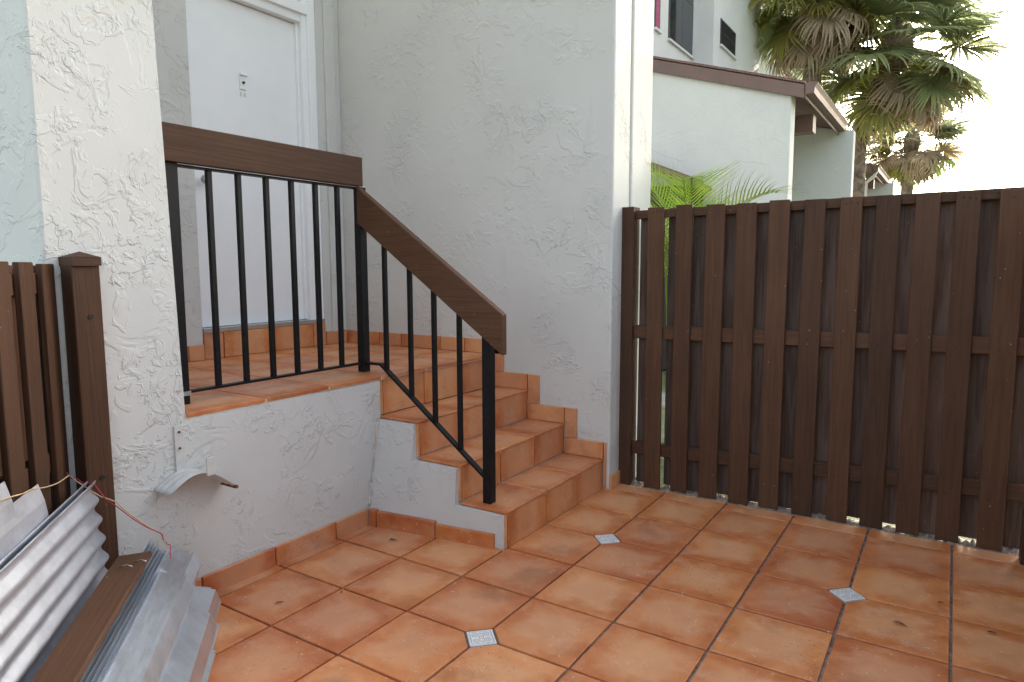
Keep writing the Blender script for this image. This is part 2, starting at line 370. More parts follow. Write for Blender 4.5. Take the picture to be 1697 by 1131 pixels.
# door, frame, transom
door = box('door', XD-.33, XD-.2, 2.2, 5.03, 2.706, 8.44, M['white'], house, .003)
def sub(name, x0, x1, y0, y1, z0, z1, mat, par, b=.0015):
    o = box(name, x0, x1, y0, y1, z0, z1, mat, None, b); o.parent = par
    loc = Vector(); q = par
    while q: loc += q.location; q = q.parent
    o.location -= loc; return o
bm = bmesh.new(); bmesh.ops.create_uvsphere(bm, u_segments=16, v_segments=10, radius=.03)
o = link('door_knob', mesh(bm, 'door_knob', True), M['steel'], door, Vector(((XD-.02)*S, 2.83*S, 5.25*S))-door.location-house.location)
o = sub('viewer_plate', XD-.2, XD-.17, 3.70, 3.83, 6.95, 7.2, M['white'], door); o.rotation_euler = (0, 0, 0)
sub('viewer_hood', XD-.175, XD-.12, 3.69, 3.84, 7.19, 7.23, M['white'], door)
bm = bmesh.new(); bmesh.ops.create_cone(bm, cap_ends=True, segments=14, radius1=.008, radius2=.008, depth=.012); bmesh.ops.rotate(bm, verts=bm.verts, matrix=Matrix.Rotation(R(90), 3, 'Y'))
link('viewer_lens', mesh(bm, 'viewer_lens'), M['winframe'], door, Vector(((XD-.16)*S, 3.765*S, 7.07*S))-door.location-house.location)
for y in (3.725, 3.80): sub('door_number', XD-.2, XD-.185, y-.012, y+.012, 6.83, 6.90, M['cream'], door, .0005)
fr = box('door_frame', XD-.36, XD-.03, 5.02, 5.32, 2.68, 9.9, M['white'], house, .004)
sub('frame_stop', XD-.2, XD-.13, 4.97, 5.02, 2.72, 8.45, M['white'], fr)
sub('frame_bead', XD-.03, XD+.03, 5.13, 5.30, 2.70, 9.9, M['white'], fr, .003)
hd = box('door_header', XD-.36, XD-.05, 2.2, 5.02, 8.45, 8.72, M['white'], house, .004)
sub('header_bead', XD-.05, XD+.02, 2.6, 5.13, 8.60, 8.80, M['white'], hd, .003)
box('transom_glass', XD-.25, XD-.22, 2.2, 5.02, 8.72, 9.9, M['glass'], house)
box('door_sill', XD-.38, XD+.02, 2.62, 5.33, 2.62, 2.70, M['steel'], house, .002)
box('sill_base', XD-.9, XD-.03, 2.62, 5.32, LZ-.05, 2.62, M['grout'], house)
# landing floor tiles and skirting
def wall_tile(name, x0, x1, y0, y1, z0, z1, par=house, b=.002):
    o = box(name, x0, x1, y0, y1, z0, z1, M['tile'], par, b); return o
lx = [-5.0, -4.19, -3.19, -2.19, -1.155]; ly = [-.10, .95, 1.96, 2.97, 3.98, 4.98, 5.93]
for a in range(4):
    for b in range(6):
        wall_tile('landing_tile', lx[a]+.012, lx[a+1]-.012, ly[b]+.012, ly[b+1]-.012, LZ-.05, LZ)
box('landing_bed', -5.0, -1.175, -.11, 5.935, LZ-.06, LZ-.012, M['caulk'], house)
SK = .045
for y0, y1 in ((-.1, .9), (.92, 1.92), (1.94, 2.3), (2.32, 2.60)): wall_tile('skirting_tile', XD, XD+SK, y0, y1, LZ+.005, LZ+.27)
for y0, y1 in ((2.62, 2.98), (3.0, 4.0), (4.02, 5.0), (5.02, 5.33)): wall_tile('skirting_tile', XD-.02, XD+.03, y0, y1, LZ+.005, 2.615)
wall_tile('skirting_tile', XD, XD+SK, 5.35, 5.90, LZ+.005, LZ+.27)
for x0, x1 in ((-4.95, -4.05), (-4.03, -3.45), (-3.43, -2.45), (-2.43, -1.87), (-1.85, -.985)): wall_tile('skirting_tile', x0, x1, YB-SK, YB, LZ+.005, LZ+.26)
# skirting at the foot of the landing and wing wall
for y0, y1 in ((-1.37, -.9), (-.88, -.04), (-.02, .96), (.98, 1.96), (1.98, 2.58)): wall_tile('skirting_tile', XF, XF+SK, y0, y1, .01, .262)

# ------------------------------------------------------------------ the steps
steps = empty('entry_steps', (0, 4.4, 0), 'terracotta tiled steps with white stucco side leading up to the landing', 'steps')
NX = [1.035, .29, -.46, -1.19]; NZ = [.53, 1.05, 1.57, LZ]; Y0, Y1 = 2.93, 5.93
# stucco flank; its foot kicks out towards the inner corner
def flankY(x, z): return Y0 - .33*max(0, min(1, (1.05-x)/2.2))*max(0, 1-z/1.9)
prof = [(1.0, -.03), (1.0, .49), (.25, .49), (.25, 1.01), (-.5, 1.01), (-.5, 1.53), (-1.17, 1.53), (-1.17, -.03)]
bm = bmesh.new()
NS = 9
def poly_front(x, z): return bm.verts.new((x*S, flankY(x, z)*S, z*S))
cols = [(-1.17, -.5, 1.53), (-.5, .25, 1.01), (.25, 1.0, .49)]
for xa, xb, zt in cols:
    for i in range(3):
        u0, u1 = xa+(xb-xa)*i/3, xa+(xb-xa)*(i+1)/3
        for k in range(4):
            v0, v1 = -.03+(zt+.03)*k/4, -.03+(zt+.03)*(k+1)/4
            bm.faces.new([poly_front(*c) for c in ((u0, v0), (u1, v0), (u1, v1), (u0, v1))])
bk = [[bm.verts.new((x*S, y*S, z*S)) for x, z in prof] for y in (Y0+.001, Y1)]
for i in range(len(prof)):
    j = (i+1) % len(prof); bm.faces.new((bk[0][i], bk[0][j], bk[1][j], bk[1][i]))
# close the wedge between the kicked-out flank and the core
for i in range(len(prof)):
    j = (i+1) % len(prof); a, b = prof[i], prof[j]
    bm.faces.new([poly_front(*a), poly_front(*b), bk[0][j], bk[0][i]])
bmesh.ops.remove_doubles(bm, verts=bm.verts, dist=.0006)
link('flank', mesh(bm, 'flank'), M['stucco'], steps, -steps.location)
joints = [[2.985, 4.02, 5.0, 5.93], [2.985, 3.94, 4.93, 5.93], [2.985, 3.98, 4.89, 5.93], [3.02, 3.96, 4.97, 5.93]]
for k in range(4):
    zb = 0.012 if k == 0 else NZ[k-1]; zt = NZ[k]-.035; xr = NX[k]-.035
    for y0, y1 in zip(joints[k], joints[k][1:]): wall_tile('riser_tile', xr-.05, xr+.02, y0+.012, y1-.012, zb+.006, zt, steps)
    wall_tile('riser_edge', xr-.05, xr+.018, Y0-.002 if k else 2.935, joints[k][0]-.002, zb+.006, zt, steps)
    box('grout_bed', xr-.08, xr-.005, Y0+.01, Y1, zb, zt+.005, M['caulk'], steps)
    if k < 3:
        xb = NX[k+1]-.035
        jt = [2.945, 3.98, 4.96, 5.93] if k == 0 else [2.945, joints[k][1]-.03, joints[k][2]-.02, 5.93]
        for y0, y1 in zip(jt, jt[1:]): wall_tile('tread_tile', xb+.02, NX[k], y0+(.008 if y0 > 3 else -.022), y1-.008, NZ[k]-.035, NZ[k], steps, .004)
        box('grout_bed', xb, NX[k]-.02, Y0+.04, Y1, NZ[k]-.06, NZ[k]-.008, M['caulk'], steps)
        # stucco lip under the tread edge on the flank side
# stepped skirting on the back wall
for k in range(3):
    xa = NX[k+1]+.23; xb = NX[k]+.23 if k else 1.075; z0 = NZ[k]; zt = NZ[k]+.28
    wall_tile('skirting_tile', xa-.22, (NX[k]-.01), YB-SK-.012, YB, z0+.004, zt, steps)
    wall_tile('skirting_tile', NX[k]+.004, xb, YB-SK, YB, (NZ[k-1]+.285 if k else .012), zt, steps)
wall_tile('skirting_tile', -1.185, NX[3]+.205, YB-SK, YB, NZ[2]+.285, LZ+.27, steps)
wall_tile('skirting_tile', 1.128, 1.165, 5.96, 6.32, .012, .25, house)
# skirting along the foot of the flank (follows the kicked-out foot)
for x0, x1, h in ((-1.12, -1.0, .262), (-.98, -.03, .25), (-.005, .87, .215)):
    bm = bmesh.new(); pr = []
    for x in (x0, x1):
        y = flankY(x, .1); pr.append([bm.verts.new((x*S, (y-d)*S, z*S)) for d, z in ((SK, .012), (SK, h-.01), (SK-.01, h), (-.06, h), (-.06, .012))])
    for i in range(5): bm.faces.new((pr[0][i], pr[1][i], pr[1][(i+1) % 5], pr[0][(i+1) % 5]))
    bm.faces.new(pr[0]); bm.faces.new(pr[1][::-1]); link('skirting_tile', mesh(bm, 'skirting_tile'), M['tile'], steps, -steps.location)

for z0, z1, r_ in ((.30, .62, .016), (.62, 1.1, .010), (1.1, 1.5, .014)):
    pts = [Vector(((XF+.012)*S, (flankY(-1.16, z)-.012)*S, z*S))+Vector((random.uniform(-.002, .002),)*3) for z in [z0+(z1-z0)*k/6 for k in range(7)]]
    link('caulk_bead', tube_me('caulk_bead', pts, [r_*S*random.uniform(.6, 1.5) for _ in pts], 6), M['caulk'], steps, -steps.location)
# ------------------------------------------------------------------ handrail
rail = empty('handrail', (-1.7, 1.6, LZ), 'black iron stair railing with brown wooden top boards', 'railing')
XR, YR = -1.70, 3.14
box('rail_board', XR+.04, XR+.155, -.17, 3.06, 4.93, 5.345, M['wood_y'], rail, .004, 2)
# sloping board over the steps: plumb cut at its foot
bm = bmesh.new()
pl = [(-1.62, 4.93), (.945, 3.14), (.945, 2.60), (-1.62, 4.40)]
prism('rail_board', pl, 1, YR-.155, YR-.04, M['wood_x'], rail, .004)
bm.free()
def bar(name, x, y, z0, z1, w_, wy=None, b=.0015): return box(name, x-w_/2, x+w_/2, y-(wy or w_)/2, y+(wy or w_)/2, z0, z1, M['black'], rail, b)
bar('post', XR, .17, LZ+.001, 4.93, .15, .15); bar('post', XR, YR, LZ+.001, 4.93, .13); bar('post', .62, YR, NZ[0]+.001, 3.02, .13)
for y in (.67, 1.07, 1.48, 1.88, 2.29, 2.69): bar('baluster', XR, y, 2.30, 4.90, .062)
box('top_bar', XR-.05, XR+.05, .24, YR, 4.90, 4.925, M['black'], rail); box('bottom_bar', XR-.045, XR+.045, .24, YR-.06, 2.285, 2.315, M['black'], rail)
sl_ = (2.314-.887)/(-1.427-.562)
prism('bottom_bar', [(XR+.07, 2.285), (-1.34, 2.285), (.56, .862), (.56, .90), (-1.33, 2.318), (XR+.07, 2.318)], 1, YR-.045, YR+.045, M['black'], rail)
tops = lambda x: 4.40+(x+1.62)*(2.60-4.40)/(.945+1.62)
prism('top_bar', [(-1.62, 4.395), (.62, tops(.62)-.005), (.62, tops(.62)-.03), (-1.62, 4.37)], 1, YR-.05, YR+.05, M['black'], rail)
for x in (-1.23, -.75, -.31, .135): bar('baluster', x, YR, 2.30+(x+1.33)*(-.749), tops(x)-.02, .062)
box('zip_tie', XR-.085, XR+.085, .085, .255, 2.27, 2.32, M['galv'], rail)

# ------------------------------------------------------------------ hose hanger on the landing wall
hh = empty('hose_hanger', (XF, -.1, 1.3), 'old cream metal hose hanger screwed to the stucco below the landing', 'hose hanger')
br = box('bracket', XF, XF+.02, -.245, -.145, 1.50, 2.05, M['cream'], hh, .001)
for z in (1.98, 1.80):
    bm = bmesh.new(); bmesh.ops.create_cone(bm, cap_ends=True, segments=10, radius1=.005, radius2=.004, depth=.006); bmesh.ops.rotate(bm, verts=bm.verts, matrix=Matrix.Rotation(R(90), 3, 'Y'))
    link('screw', mesh(bm, 'screw'), M['rust'], br, Vector(((XF+.03)*S, -.195*S, z*S))-br.location-hh.location)
bm = bmesh.new(); NA, NB = 18, 13; grid = []
for i in range(NA+1):
    u = i/NA; y = -.50+.80*u; z = 1.40+.20*math.sin(math.pi*min(1, u*1.02+.02))-.09*u
    row = []
    for j in range(NB):
        d = j/(NB-1); row.append(bm.verts.new(((XF+.005+.30*d)*S, y*S, (z-.018*(1-abs(math.cos(d*math.pi*3))) )*S)))
    grid.append(row)
for i in range(NA):
    for j in range(NB-1): bm.faces.new((grid[i][j], grid[i+1][j], grid[i+1][j+1], grid[i][j+1]))
sad = link('saddle', mesh(bm, 'saddle', True), M['cream'], hh, -hh.location); md = sad.modifiers.new('thick', 'SOLIDIFY'); md.thickness = .003
box('front_lip', XF+.29, XF+.31, -.07, .03, 1.50, 1.70, M['cream'], hh, .001)
box('saddle_end', XF+.02, XF+.30, .27, .31, 1.265, 1.30, M['rust'], hh, .001)

# ------------------------------------------------------------------ board fence across the end of the patio
fence = empty('board_fence', (4, 6.45, 0), 'dark brown wooden shadowbox fence across the far end of the patio', 'fence')
FYF = 6.35
def boards(name, spans, y0, y1, z0, z1, mat, zj=.02):
    for x0, x1 in spans:
        me = box_me(name, (x1-x0)*S, (y1-y0)*S, (z1-z0)*S, .0025)
        o = link(name, me, mat, fence, Vector(((x0+x1)/2, (y0+y1)/2, (z0+z1)/2))*S+Vector((0, 0, random.uniform(-zj, zj)*S))-fence.location)
        o.rotation_euler = (0, random.uniform(-.003, .003), random.uniform(-.012, .012))
fr_sp = [(1.57, 1.85), (2.04, 2.31), (2.52, 2.81), (2.99, 3.29), (3.46, 3.75), (3.95, 4.23), (4.42, 4.70), (4.87, 5.16), (5.33, 5.61), (5.79, 6.06), (6.26, 6.54)]
boards('board', fr_sp, FYF, FYF+.055, .035, 4.715, M['wood_z'])
bk_sp = [(1.375, 1.60)] + [(1.864, 2.10)] + [(a[1]-.045, b[0]+.045) for a, b in zip(fr_sp[1:], fr_sp[2:])] + [(6.50, 6.78)]
boards('back_board', bk_sp, FYF+.172, FYF+.225, .05, 4.67, M['wood_back'], .03)
for z0, z1, tl in ((4.565, 4.70, -.012), (2.58, 2.80, -.012), (.64, .85, -.03)):
    o = box('rail', 1.30, 6.75, FYF+.058, FYF+.17, z0, z1, M['wood_x'], fence, .002); o.rotation_euler = (0, tl, 0)
box('post', 1.07, 1.335, FYF-.03, FYF+.24, -.05, 4.73, M['wood_z'], fence, .004)
nail = tube_me('nail', [(0, 0, 0), (0, -.003, 0)], .003, 8)
for i, (x0, x1) in enumerate(fr_sp):
    for z in (4.62, 2.68, .72):
        for fx in ((.5,) if z == 4.62 and i % 3 else (.3, .55, .8) if z == 4.62 else (.35,)):
            link('nail', nail, M['hole'], fence, Vector(((x0+(x1-x0)*fx)*S, FYF*S-.0005, z*S+random.uniform(-.008, .008)))-fence.location)
# return fence running back towards the camera on the right
ret = empty('side_fence', (6.9, 3, 0), 'dark brown board fence edge-on at the right side of the patio', 'fence')
box('post', 6.72, 6.98, 6.02, 6.28, -.05, 4.85, M['wood_z'], ret, .004)
y = 5.86
while y > -4.5:
    me = box_me('board', .055*S, .29*S, 4.66*S, .0025); o = link('board', me, M['wood_z'], ret, Vector((6.84, y, 2.38))*S-ret.location); o.rotation_euler = (0, 0, random.uniform(-.01, .01)); y -= .475
y = 5.63
while y > -4.5:
    me = box_me('back_board', .055*S, .29*S, 4.45*S, .0025); link('back_board', me, M['wood_back'], ret, Vector((7.02, y, 2.33))*S-ret.location); y -= .475
for z in (4.6, 2.68, .72): box('rail', 6.87, 6.985, -4.6, 6.0, z-.07, z+.07, M['wood_y'], ret, .002)
kerb = box('white_kerb', 6.80, 6.95, -4.6, 6.0, -.05, .09, M['stucco'], None, .006); tag(kerb, 'low white painted kerb under the right side fence', 'kerb')

# ------------------------------------------------------------------ gate post, swung-open gate
gp = empty('gate_post', (-1.05, -1.12, 0), 'brown wooden gate post with a pyramid cap bolted to the stucco wall', 'post')
pb = box('post_shaft', XF+.012, XF+.225, -1.25, -1.0, -.02, 3.79, M['wood_z'], gp, .003)
bm = bmesh.new(); hw = .128*S
cb = [bm.verts.new((a*hw, b*hw, 0)) for a, b in ((-1, -1), (1, -1), (1, 1), (-1, 1))]; cm = [bm.verts.new((a*hw, b*hw, .028)) for a, b in ((-1, -1), (1, -1), (1, 1), (-1, 1))]; ct = bm.verts.new((0, 0, .046))
bm.faces.new(cb)
for i in range(4): bm.faces.new((cb[i], cb[(i+1) % 4], cm[(i+1) % 4], cm[i])); bm.faces.new((cm[i], cm[(i+1) % 4], ct))
link('cap', mesh(bm, 'cap'), M['wood_y'], gp, Vector(((XF+.119+.012)*S, -1.125*S, 3.775*S))-gp.location)
for z in (3.30, 1.75):
    bm = bmesh.new(); bmesh.ops.create_cone(bm, cap_ends=True, segments=16, radius1=.0085, radius2=.0085, depth=.004); bmesh.ops.rotate(bm, verts=bm.verts, matrix=Matrix.Rotation(R(90), 3, 'Y'))
    link('bolt_hole', mesh(bm, 'bolt_hole'), M['hole'], gp, Vector(((XF+.226)*S, -1.11*S, z*S))-gp.location)
# pile frame: A runs along the gate towards the camera, B points away from the gate into the patio
A = Vector((.749, -.663, 0)); B = Vector((.663, .749, 0)); P0 = Vector((-1.0, -1.3, 0)); ANG = math.atan2(A.y, A.x)
def W(a, b, z): return (P0+A*a+B*b+Vector((0, 0, z)))*S
gate = bpy.data.objects.new('garden_gate', None); COL.objects.link(gate); gate.location = W(0, -.10, 0); gate.rotation_euler = (0, 0, ANG)
tag(gate, 'brown wooden board gate swung open behind the metal panels', 'gate')
def gbox(name, a0, a1, b0, b1, z0, z1, mat, par, bv=.0025):
    return link(name, box_me(name, (a1-a0)*S, (b1-b0)*S, (z1-z0)*S, bv), mat, par, Vector(((a0+a1)/2, (b0+b1)/2, (z0+z1)/2))*S)
for k in range(6):
    gbox('board', -.10+.475*k, .18+.475*k, -.055, 0, .12, 3.80+random.uniform(-.01, .01), M['wood_z'], gate)
    gbox('back_board', .04+.475*k, .512+.475*k, -.22, -.165, .12, 3.78, M['wood_z'], gate)
gbox('back_board', -.16, .032, -.22, -.165, .12, 3.78, M['wood_z'], gate)
for z in (3.62, 2.0, .5): gbox('rail', -.08, 2.7, -.163, -.057, z-.09, z+.09, M['wood_x'], gate)

# ------------------------------------------------------------------ pile of storm panels
def sheet(name, prof, a0, a1, mat, label, group, th=.0016, wob=0.0):
    """sheet with cross-section prof [(b, z)] running along A from a0 (far end) to a1"""
    bm = bmesh.new(); st = [a0, a0+.4, (a0+a1)/2, a1]; rows = []
    for a in st: rows.append([bm.verts.new(W(a, b+wob*math.sin(a), z)) for b, z in prof])
    for r1, r2 in zip(rows, rows[1:]):
        for i in range(len(prof)-1): bm.faces.new((r1[i], r1[i+1], r2[i+1], r2[i]))
    me = mesh(bm, name); o = link(name, me, mat); md = o.modifiers.new('thick', 'SOLIDIFY'); md.thickness = th; md.offset = 0
    return tag(o, label, 'metal panel', group)
FRONT = [(.695, .885), (.70, .85), (.93, .82), (.995, .705), (.92, .455), (1.12, .41), (1.172, .268), (1.098, .045), (1.155, .014)]
lab = ['outermost galvanised storm panel of the leaning stack', 'second galvanised storm panel in the stack, its end reaching farthest to the wall'] + \
      ['%s galvanised storm panel edge counted from the outer face of the stack' % n for n in ('third', 'fourth', 'fifth', 'sixth', 'seventh', 'eighth')]
ends = [.24, -.28, -.22, -.34, -.26, -.36, -.30, -.33]
for k in range(8):
    d = .026*k
    pr = [(b-d, z+(.019*k if i == 0 else .004*k if i < 4 else 0)) for i, (b, z) in enumerate(FRONT)]
    sheet('storm_panel', pr, ends[k], 5.6, M['galv'], lab[k], 'galvanised storm panels in the leaning stack')
def corr(z0, z1, b0, b1, n, amp):
    out = []; m = n*8
    for i in range(m+1):
        u = i/m; out.append((b0+(b1-b0)*u+amp*math.cos(u*n*2*math.pi), z0+(z1-z0)*u))
    return out
for k, (a0, db, dz) in enumerate(((0.0, 0.0, 0.0), (.06, -.05, .015))):
    o = sheet('corrugated_panel', corr(.05, 1.755+dz, .27+db, .115+db, 9, .028), a0, 5.6, M['alu'], ['silver corrugated panel leaning in front, its wavy end showing', 'silver corrugated panel directly behind the wavy-ended one'][k], 'corrugated panels leaning on the gate', .002)
    for f in o.data.polygons: f.use_smooth = True
def bent(zt, b0): return [(b0+.06, .05), (b0+.03, zt*.55), (b0-.02, zt*.8), (b0+.03, zt*.86), (b0+.01, zt*.93), (b0-.03, zt)]
sheet('silver_sheet', bent(2.02, .03), .92, 5.6, M['alu'], 'short bent silver panel behind the corrugated panels', None, .002)
sheet('silver_sheet', bent(2.20, .0), 1.42, 5.6, M['alu'], 'bent silver panel nearest the left edge of the picture', None, .002)
bd = link('loose_board', box_me('loose_board', 5.2*S, .29*S, .055*S, .003), M['wood_x']); bd.location = W(.20+2.6, .487, 1.05); bd.rotation_euler = (R(3), 0, ANG)
tag(bd, 'flat brown board lying on top of the metal panel stack', 'board')
nl = tube_me('nail', [(0, 0, 0), (.03, .012, .012), (.045, .02, .006)], .0016, 5)
for a, b in ((.42, .52), (.5, .42)):
    o = link('bent_nail', nl, M['steel']); o.location = W(a, b, 1.078); tag(o, 'bent bright nail on the end of the loose brown board, %s' % ('nearer the galvanised panels' if b > .5 else 'nearer the corrugated panels'), 'nail', 'bent nails in the loose board')
# support block so the board rests on the stack
# twine tied from a nail in the gate to the stack
def twine(name, pts, r, mat, label):
    P = [W(*p) for p in pts]; out = []
    for i in range(len(P)-1):
        for k in range(6):
            u = k/6; q = P[i].lerp(P[i+1], u); q.z -= .012*math.sin(u*math.pi); out.append(q+Vector((random.uniform(-1, 1), random.uniform(-1, 1), random.uniform(-1, 1)))*.0015)
    out.append(P[-1]); return tag(link(name, tube_me(name, out, r, 5), mat), label, 'string')
twine('twine', [(2.2, .06, 2.30), (1.1, .02, 2.03), (.02, -.07, 1.83), (-.03, .30, 1.52), (-.16, .66, 1.10), (-.1, .70, 1.0)], .0022, M['string'], 'beige twine running from the left edge over the panels to the stack')
twine('red_twine', [(.03, -.08, 1.86), (.0, -.03, 1.80), (0, .12, 1.74), (-.03, .30, 1.47), (-.15, .64, 1.13), (-.14, .72, .99), (-.02, .74, .90)], .0018, M['redstring'], 'red twine knotted at the gate and tied round the metal stack')

# ------------------------------------------------------------------ neighbouring row beyond the fence
def neighbour(dy, label):
    n = empty('neighbour_house', (-1, 20+dy, 0), label, 'house')
    Y = 20+dy
    T = lambda x: 9.41+(1.42-x)*.311           # roof underside height
    # gable-side wall below the raked roof
    prism('rake_wall', [(-6, -.1), (1.02, -.1), (1.02, T(1.02)-.2), (-6, T(-6)-.2)], 1, Y, Y+.7, M['stucco_far'], n, .01)
    prism('rake_fascia', [(-6, T(-6)-.275), (1.42, T(1.42)-.275), (1.42, T(1.42)+.14), (-6, T(-6)+.14)], 1, Y-.16, Y-.06, M['brownmetal'], n)
    prism('roof_deck', [(-6, T(-6)-.02), (1.42, T(1.42)-.02), (1.42, T(1.42)+.17), (-6, T(-6)+.17)], 1, Y-.055, Y+8.2, M['shingle'], n)
    prism('shingle_edge', [(-6, T(-6)+.175), (1.44, T(1.44)+.175), (1.44, T(1.44)+.25), (-6, T(-6)+.25)], 1, Y-.20, Y+8.25, M['shingle'], n)
    box('eave_fascia', 1.425, 1.475, Y-.10, Y+7.45, 9.13, 9.55, M['brownmetal'], n)
    prism('gutter', [(1.48, 9.25), (1.48, 9.60), (1.80, 9.60), (1.82, 9.55), (1.74, 9.44), (1.72, 9.25)], 1, Y-.14, Y+7.4, M['brownmetal'], n)
    box('beam', .5, 1.3, Y+2.4, Y+3.0, 8.5, 9.1, M['brownmetal'], n)
    prism('end_wall', [(-6, -.1), (2.02, -.1), (2.02, 9.30), (1.45, 9.33), (.9, 9.5), (-6, 9.6)], 1, Y+7.5, Y+8.1, M['stucco_far'], n, .01)
    box('inner_wall', -6, -2.9, Y+.7, Y+7.5, -.1, 10.2, M['stucco_far'], n)
    ds = tube_me('downspout', [(1.62*S, (Y+.2)*S, 9.25*S), (1.5*S, (Y+.1)*S, 8.95*S), (1.1*S, (Y+.1)*S, 8.6*S), (1.09*S, (Y+.1)*S, 0)], .035, 8)
    if dy: link('downspout', ds, M['cream'], n, -n.location)
    # upper storey with a bay
    box('upper_wall', -9, -3.8, Y+.02, Y+4.5, 10.6, 22, M['stucco_far'], n)
    box('upper_bay', -9, -2.95, Y+4.5, Y+12, 10.6, 22, M['stucco_far'], n, .01)
    def window(xp, y0, y1, z0, z1, bars, pane='glass'):
        wn = box('window', xp-.05, xp+.03, y0, y1, z0, z1, M['winframe'], n, .004)
        cuts = [y0+.08] + [y0+(y1-y0)*b for b in bars] + [y1-.08]
        for a, b in zip(cuts, cuts[1:]):
            for c, d in ((z0+.08, (z0+z1)/2-.03), ((z0+z1)/2+.03, z1-.08)):
                o = box('pane', xp+.02, xp+.035, a+.03, b-.03, c, d, M[pane], None); o.parent = wn; o.location -= wn.location+n.location
        o = box('sill', xp, xp+.10, y0-.05, y1+.05, z0-.09, z0-.005, M['stucco_far'], None); o.parent = wn; o.location -= wn.location+n.location
    window(-3.8, Y-.3+.4, Y+.62, 12.33, 16.0, (), 'curtain'); window(-3.8, Y+1.52, Y+4.3, 12.32, 16.2, (.5,)); window(-2.95, Y+5.3, Y+7.6, 12.95, 14.0, ())
    box('upper_eave', -9, -1.6, Y, Y+12, 22, 22.5, M['brownmetal'], n)
    return n
n1 = neighbour(0, 'pale stucco neighbouring house with brown raked roof and gutter beyond the fence')
# low brown entry canopy of the nearer neighbour
prism('canopy_fascia', [(-4.2, 7.75), (-1.49, 6.62), (-1.49, 6.30), (-4.2, 7.42)], 1, 18.9, 19.0, M['brownmetal'], n1)
prism('canopy_roof', [(-4.2, 7.64), (-1.52, 6.52), (-1.52, 6.42), (-4.2, 7.54)], 1, 19.0, 19.98, M['shingle'], n1)
box('canopy_shade', -4.2, -1.8, 19.5, 19.96, 0, 6.6, M['dark'], n1)  # near-black block painted as the shade in the opening below the canopy
neighbour(21.55, 'farther pale stucco house with a brown gutter and white downspout behind the palms')

# ------------------------------------------------------------------ palms
def fan_me(name, seed, droop=1.0, nseg=46, L=1.0, pet=.75):
    """fan frond: petiole along +X then pleated segments that droop at their tips"""
    r = random.Random(seed); bm = bmesh.new()
    for i in range(5):                                              # petiole strip
        pass
    pts = [Vector((pet*u, 0, .16*pet*math.sin(u*1.6)-.10*droop*u*u)) for u in (0, .35, .7, 1)]
    for k in range(3):
        a, b = pts[k], pts[k+1]; w_ = .016
        vs = [bm.verts.new(a+Vector((0, s*w_, q))) for s, q in ((-1, 0), (0, -.012), (1, 0))]+[bm.verts.new(b+Vector((0, s*w_*.8, q))) for s, q in ((-1, 0), (0, -.012), (1, 0))]
        bm.faces.new((vs[0], vs[1], vs[4], vs[3])); bm.faces.new((vs[1], vs[2], vs[5], vs[4]))
    hub = pts[-1]
    for i in range(nseg):
        th = R(-128+256*i/(nseg-1)+r.uniform(-3, 3)); ln = L*(.72+.28*math.cos(th*.55))*r.uniform(.88, 1.05)
        d = Vector((math.cos(th), math.sin(th), 0)); cross = Vector((-d.y, d.x, 0)); base = hub+Vector((.16*(1-abs(th)/2.3), 0, -.05*(1-abs(th)/2.3)))
        prev = None; dr = droop*r.uniform(.7, 1.4)
        for k in range(6):
            u = k/5; w_ = (.008+.019*min(1, u*2.6))*(1-max(0, u-.45)/.55*.93)
            p = base+d*ln*(u*(1-.25*dr*u*u))+Vector((0, 0, .10*u-dr*.55*ln*max(0, u-.25)**1.7)) + cross*(.04*math.sin(u*3+i)*u)
            cur = [bm.verts.new(p+cross*w_+Vector((0, 0, w_*.6))), bm.verts.new(p), bm.verts.new(p-cross*w_+Vector((0, 0, w_*.6)))]
            if prev: bm.faces.new((prev[0], cur[0], cur[1], prev[1])); bm.faces.new((prev[1], cur[1], cur[2], prev[2]))
            prev = cur
    me = bpy.data.meshes.new(name); bm.to_mesh(me); bm.free(); return me
FAN = {}
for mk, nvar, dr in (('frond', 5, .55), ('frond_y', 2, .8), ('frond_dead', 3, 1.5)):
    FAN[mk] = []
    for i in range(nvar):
        me = fan_me('fan_'+mk, hash((mk, i)) % 1000 if False else i*17+len(mk), dr*(.8+.15*i)); me.materials.append(M[mk]); FAN[mk].append(me)
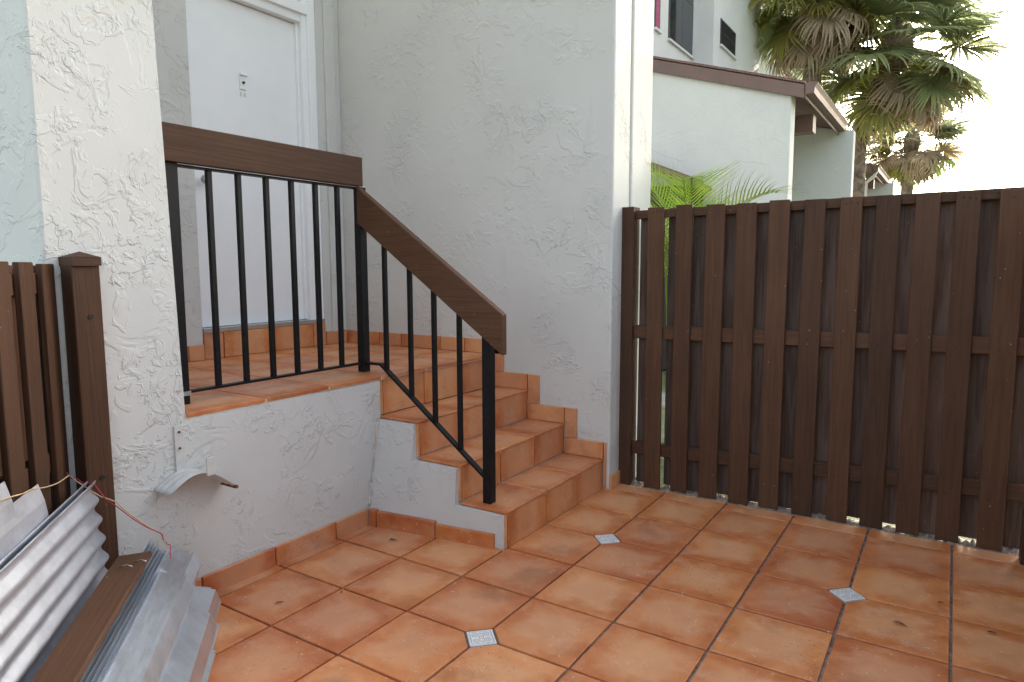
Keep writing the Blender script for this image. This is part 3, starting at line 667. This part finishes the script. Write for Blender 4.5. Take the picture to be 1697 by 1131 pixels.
def fan_palm(path, r_tr, size, nf, label, seed, dead=.3):
    """sabal palm: leaning trunk with old leaf bases, a heart and fan fronds all round it, dead skirt below"""
    r = random.Random(seed); root = empty('palm_tree', path[0], label, 'palm', 'palm trees behind the neighbouring houses')
    P = [Vector(p)*S for p in path]; ctrl = []
    for a, b in zip(P, P[1:]):
        for k in range(8): ctrl.append(a.lerp(b, k/8))
    ctrl.append(P[-1]); rad = [r_tr*(1.12-.25*i/len(ctrl))*(1+r.uniform(-.07, .07)) for i in range(len(ctrl))]
    link('trunk', tube_me('trunk', ctrl, rad, 10), M['trunk'], root, -root.location)
    top = P[-1]
    bm = bmesh.new(); bmesh.ops.create_icosphere(bm, subdivisions=3, radius=1.0)
    for v in bm.verts: v.co = Vector((v.co.x*.22*size, v.co.y*.22*size, v.co.z*.42*size))*(1+.25*math.sin(v.co.x*9)*math.sin(v.co.z*11+v.co.y*7))
    crown = link('crown', mesh(bm, 'crown'), M['trunk'], root, top-root.location)
    for i in range(nf):
        u = i/nf; az = i*2.39996+r.uniform(-.3, .3); el = R(78-150*u+r.uniform(-12, 12))
        mk = 'frond' if u < 1-dead-.15 else ('frond_y' if r.random() < .35 else 'frond') if u < 1-dead else ('frond_dead' if r.random() < .75 else 'frond_y')
        me = r.choice(FAN[mk]); o = bpy.data.objects.new('frond', me); COL.objects.link(o); o.parent = crown
        d = Vector((math.cos(az)*math.cos(el), math.sin(az)*math.cos(el), math.sin(el)))
        o.rotation_mode = 'QUATERNION'
        x = d; yv = Vector((-math.sin(az), math.cos(az), 0)); z = x.cross(yv)
        o.rotation_quaternion = Matrix((x, yv, z)).transposed().to_quaternion() @ Quaternion((1, 0, 0), r.uniform(-.5, .5))
        s = size*r.uniform(.82, 1.12)*(.85 if u > .75 else 1); o.scale = (s, s, s)
        o.location = d*.1*size+Vector((0, 0, .30*size*(.5-u)))
    return root
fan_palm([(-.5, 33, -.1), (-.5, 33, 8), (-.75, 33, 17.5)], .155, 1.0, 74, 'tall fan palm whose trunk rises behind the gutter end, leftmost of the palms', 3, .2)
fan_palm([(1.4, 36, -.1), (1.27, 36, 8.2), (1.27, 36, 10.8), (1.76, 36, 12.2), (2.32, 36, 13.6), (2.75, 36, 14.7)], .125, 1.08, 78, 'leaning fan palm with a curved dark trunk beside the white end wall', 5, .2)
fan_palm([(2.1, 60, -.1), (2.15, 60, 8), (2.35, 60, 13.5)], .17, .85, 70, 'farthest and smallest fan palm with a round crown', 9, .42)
def areca_me(name, seed, L=1.0):
    r = random.Random(seed); bm = bmesh.new(); pts = []
    for k in range(13):
        u = k/12; pts.append(Vector((L*(u-.18*u**3), 0, L*(.50*u-.62*u*u))))
    for a, b in zip(pts, pts[1:]):
        vs = [bm.verts.new(p+Vector((0, s*.006, 0))) for p in (a, b) for s in (-1, 1)]; bm.faces.new((vs[0], vs[1], vs[3], vs[2]))
    for k in range(2, 24):
        u = k/24; i = min(11, int(u*12)); p = pts[i].lerp(pts[i+1], u*12-i); t = (pts[i+1]-pts[i]).normalized()
        for s in (-1, 1):
            ln = L*.52*math.sin(math.pi*(.12+.80*u))*r.uniform(.85, 1.1); d = (Vector((0, s, 0))*.75+t*.75+Vector((0, 0, .28))).normalized(); q = p
            w_ = .0095; prev = None
            for m_ in range(4):
                v = m_/3; c = p+d*ln*v+Vector((0, 0, -.22*ln*v*v)); ww = w_*(1-.92*v); n_ = t*ww
                cur = [bm.verts.new(c+n_), bm.verts.new(c-n_)]
                if prev: bm.faces.new((prev[0], cur[0], cur[1], prev[1]))
                prev = cur
    me = bpy.data.meshes.new(name); bm.to_mesh(me); bm.free(); me.materials.append(M['areca']); return me
AR = [areca_me('areca_frond', i) for i in range(3)]
def areca(loc, h, spread, nf, label, seed):
    r = random.Random(seed); root = empty('areca_palm', loc, label, 'palm', 'young feather palms beyond the fence')
    for i in range(4):
        a = i*1.7; b = Vector((math.cos(a)*.06, math.sin(a)*.06, 0)); link('stem', tube_me('stem', [b, b*1.6+Vector((0, 0, h*.5)), b*2.2+Vector((0, 0, h))], .016, 6), M['areca'], root)
    for i in range(nf):
        az = i*2.4+r.uniform(-.3, .3); o = bpy.data.objects.new('frond', r.choice(AR)); COL.objects.link(o); o.parent = root
        o.rotation_euler = (r.uniform(-.2, .2), -R(r.uniform(22, 72)), az); s = spread*r.uniform(.8, 1.1); o.scale = (s, s, s)
        o.location = (math.cos(az)*.10, math.sin(az)*.10, h*r.uniform(.62, 1.04))
    return root
areca((1.4, 8.8, -.08), 1.42, .74, 16, 'bright green feather palm just behind the left end of the fence', 1)
areca((2.15, 9.2, -.08), 1.36, .58, 13, 'second bright green feather palm behind the fence, right of the first', 2)
areca((5.05, 21, -.08), 2.0, .46, 24, 'small bright yellow-green feather palm in the distance above the fence', 4)
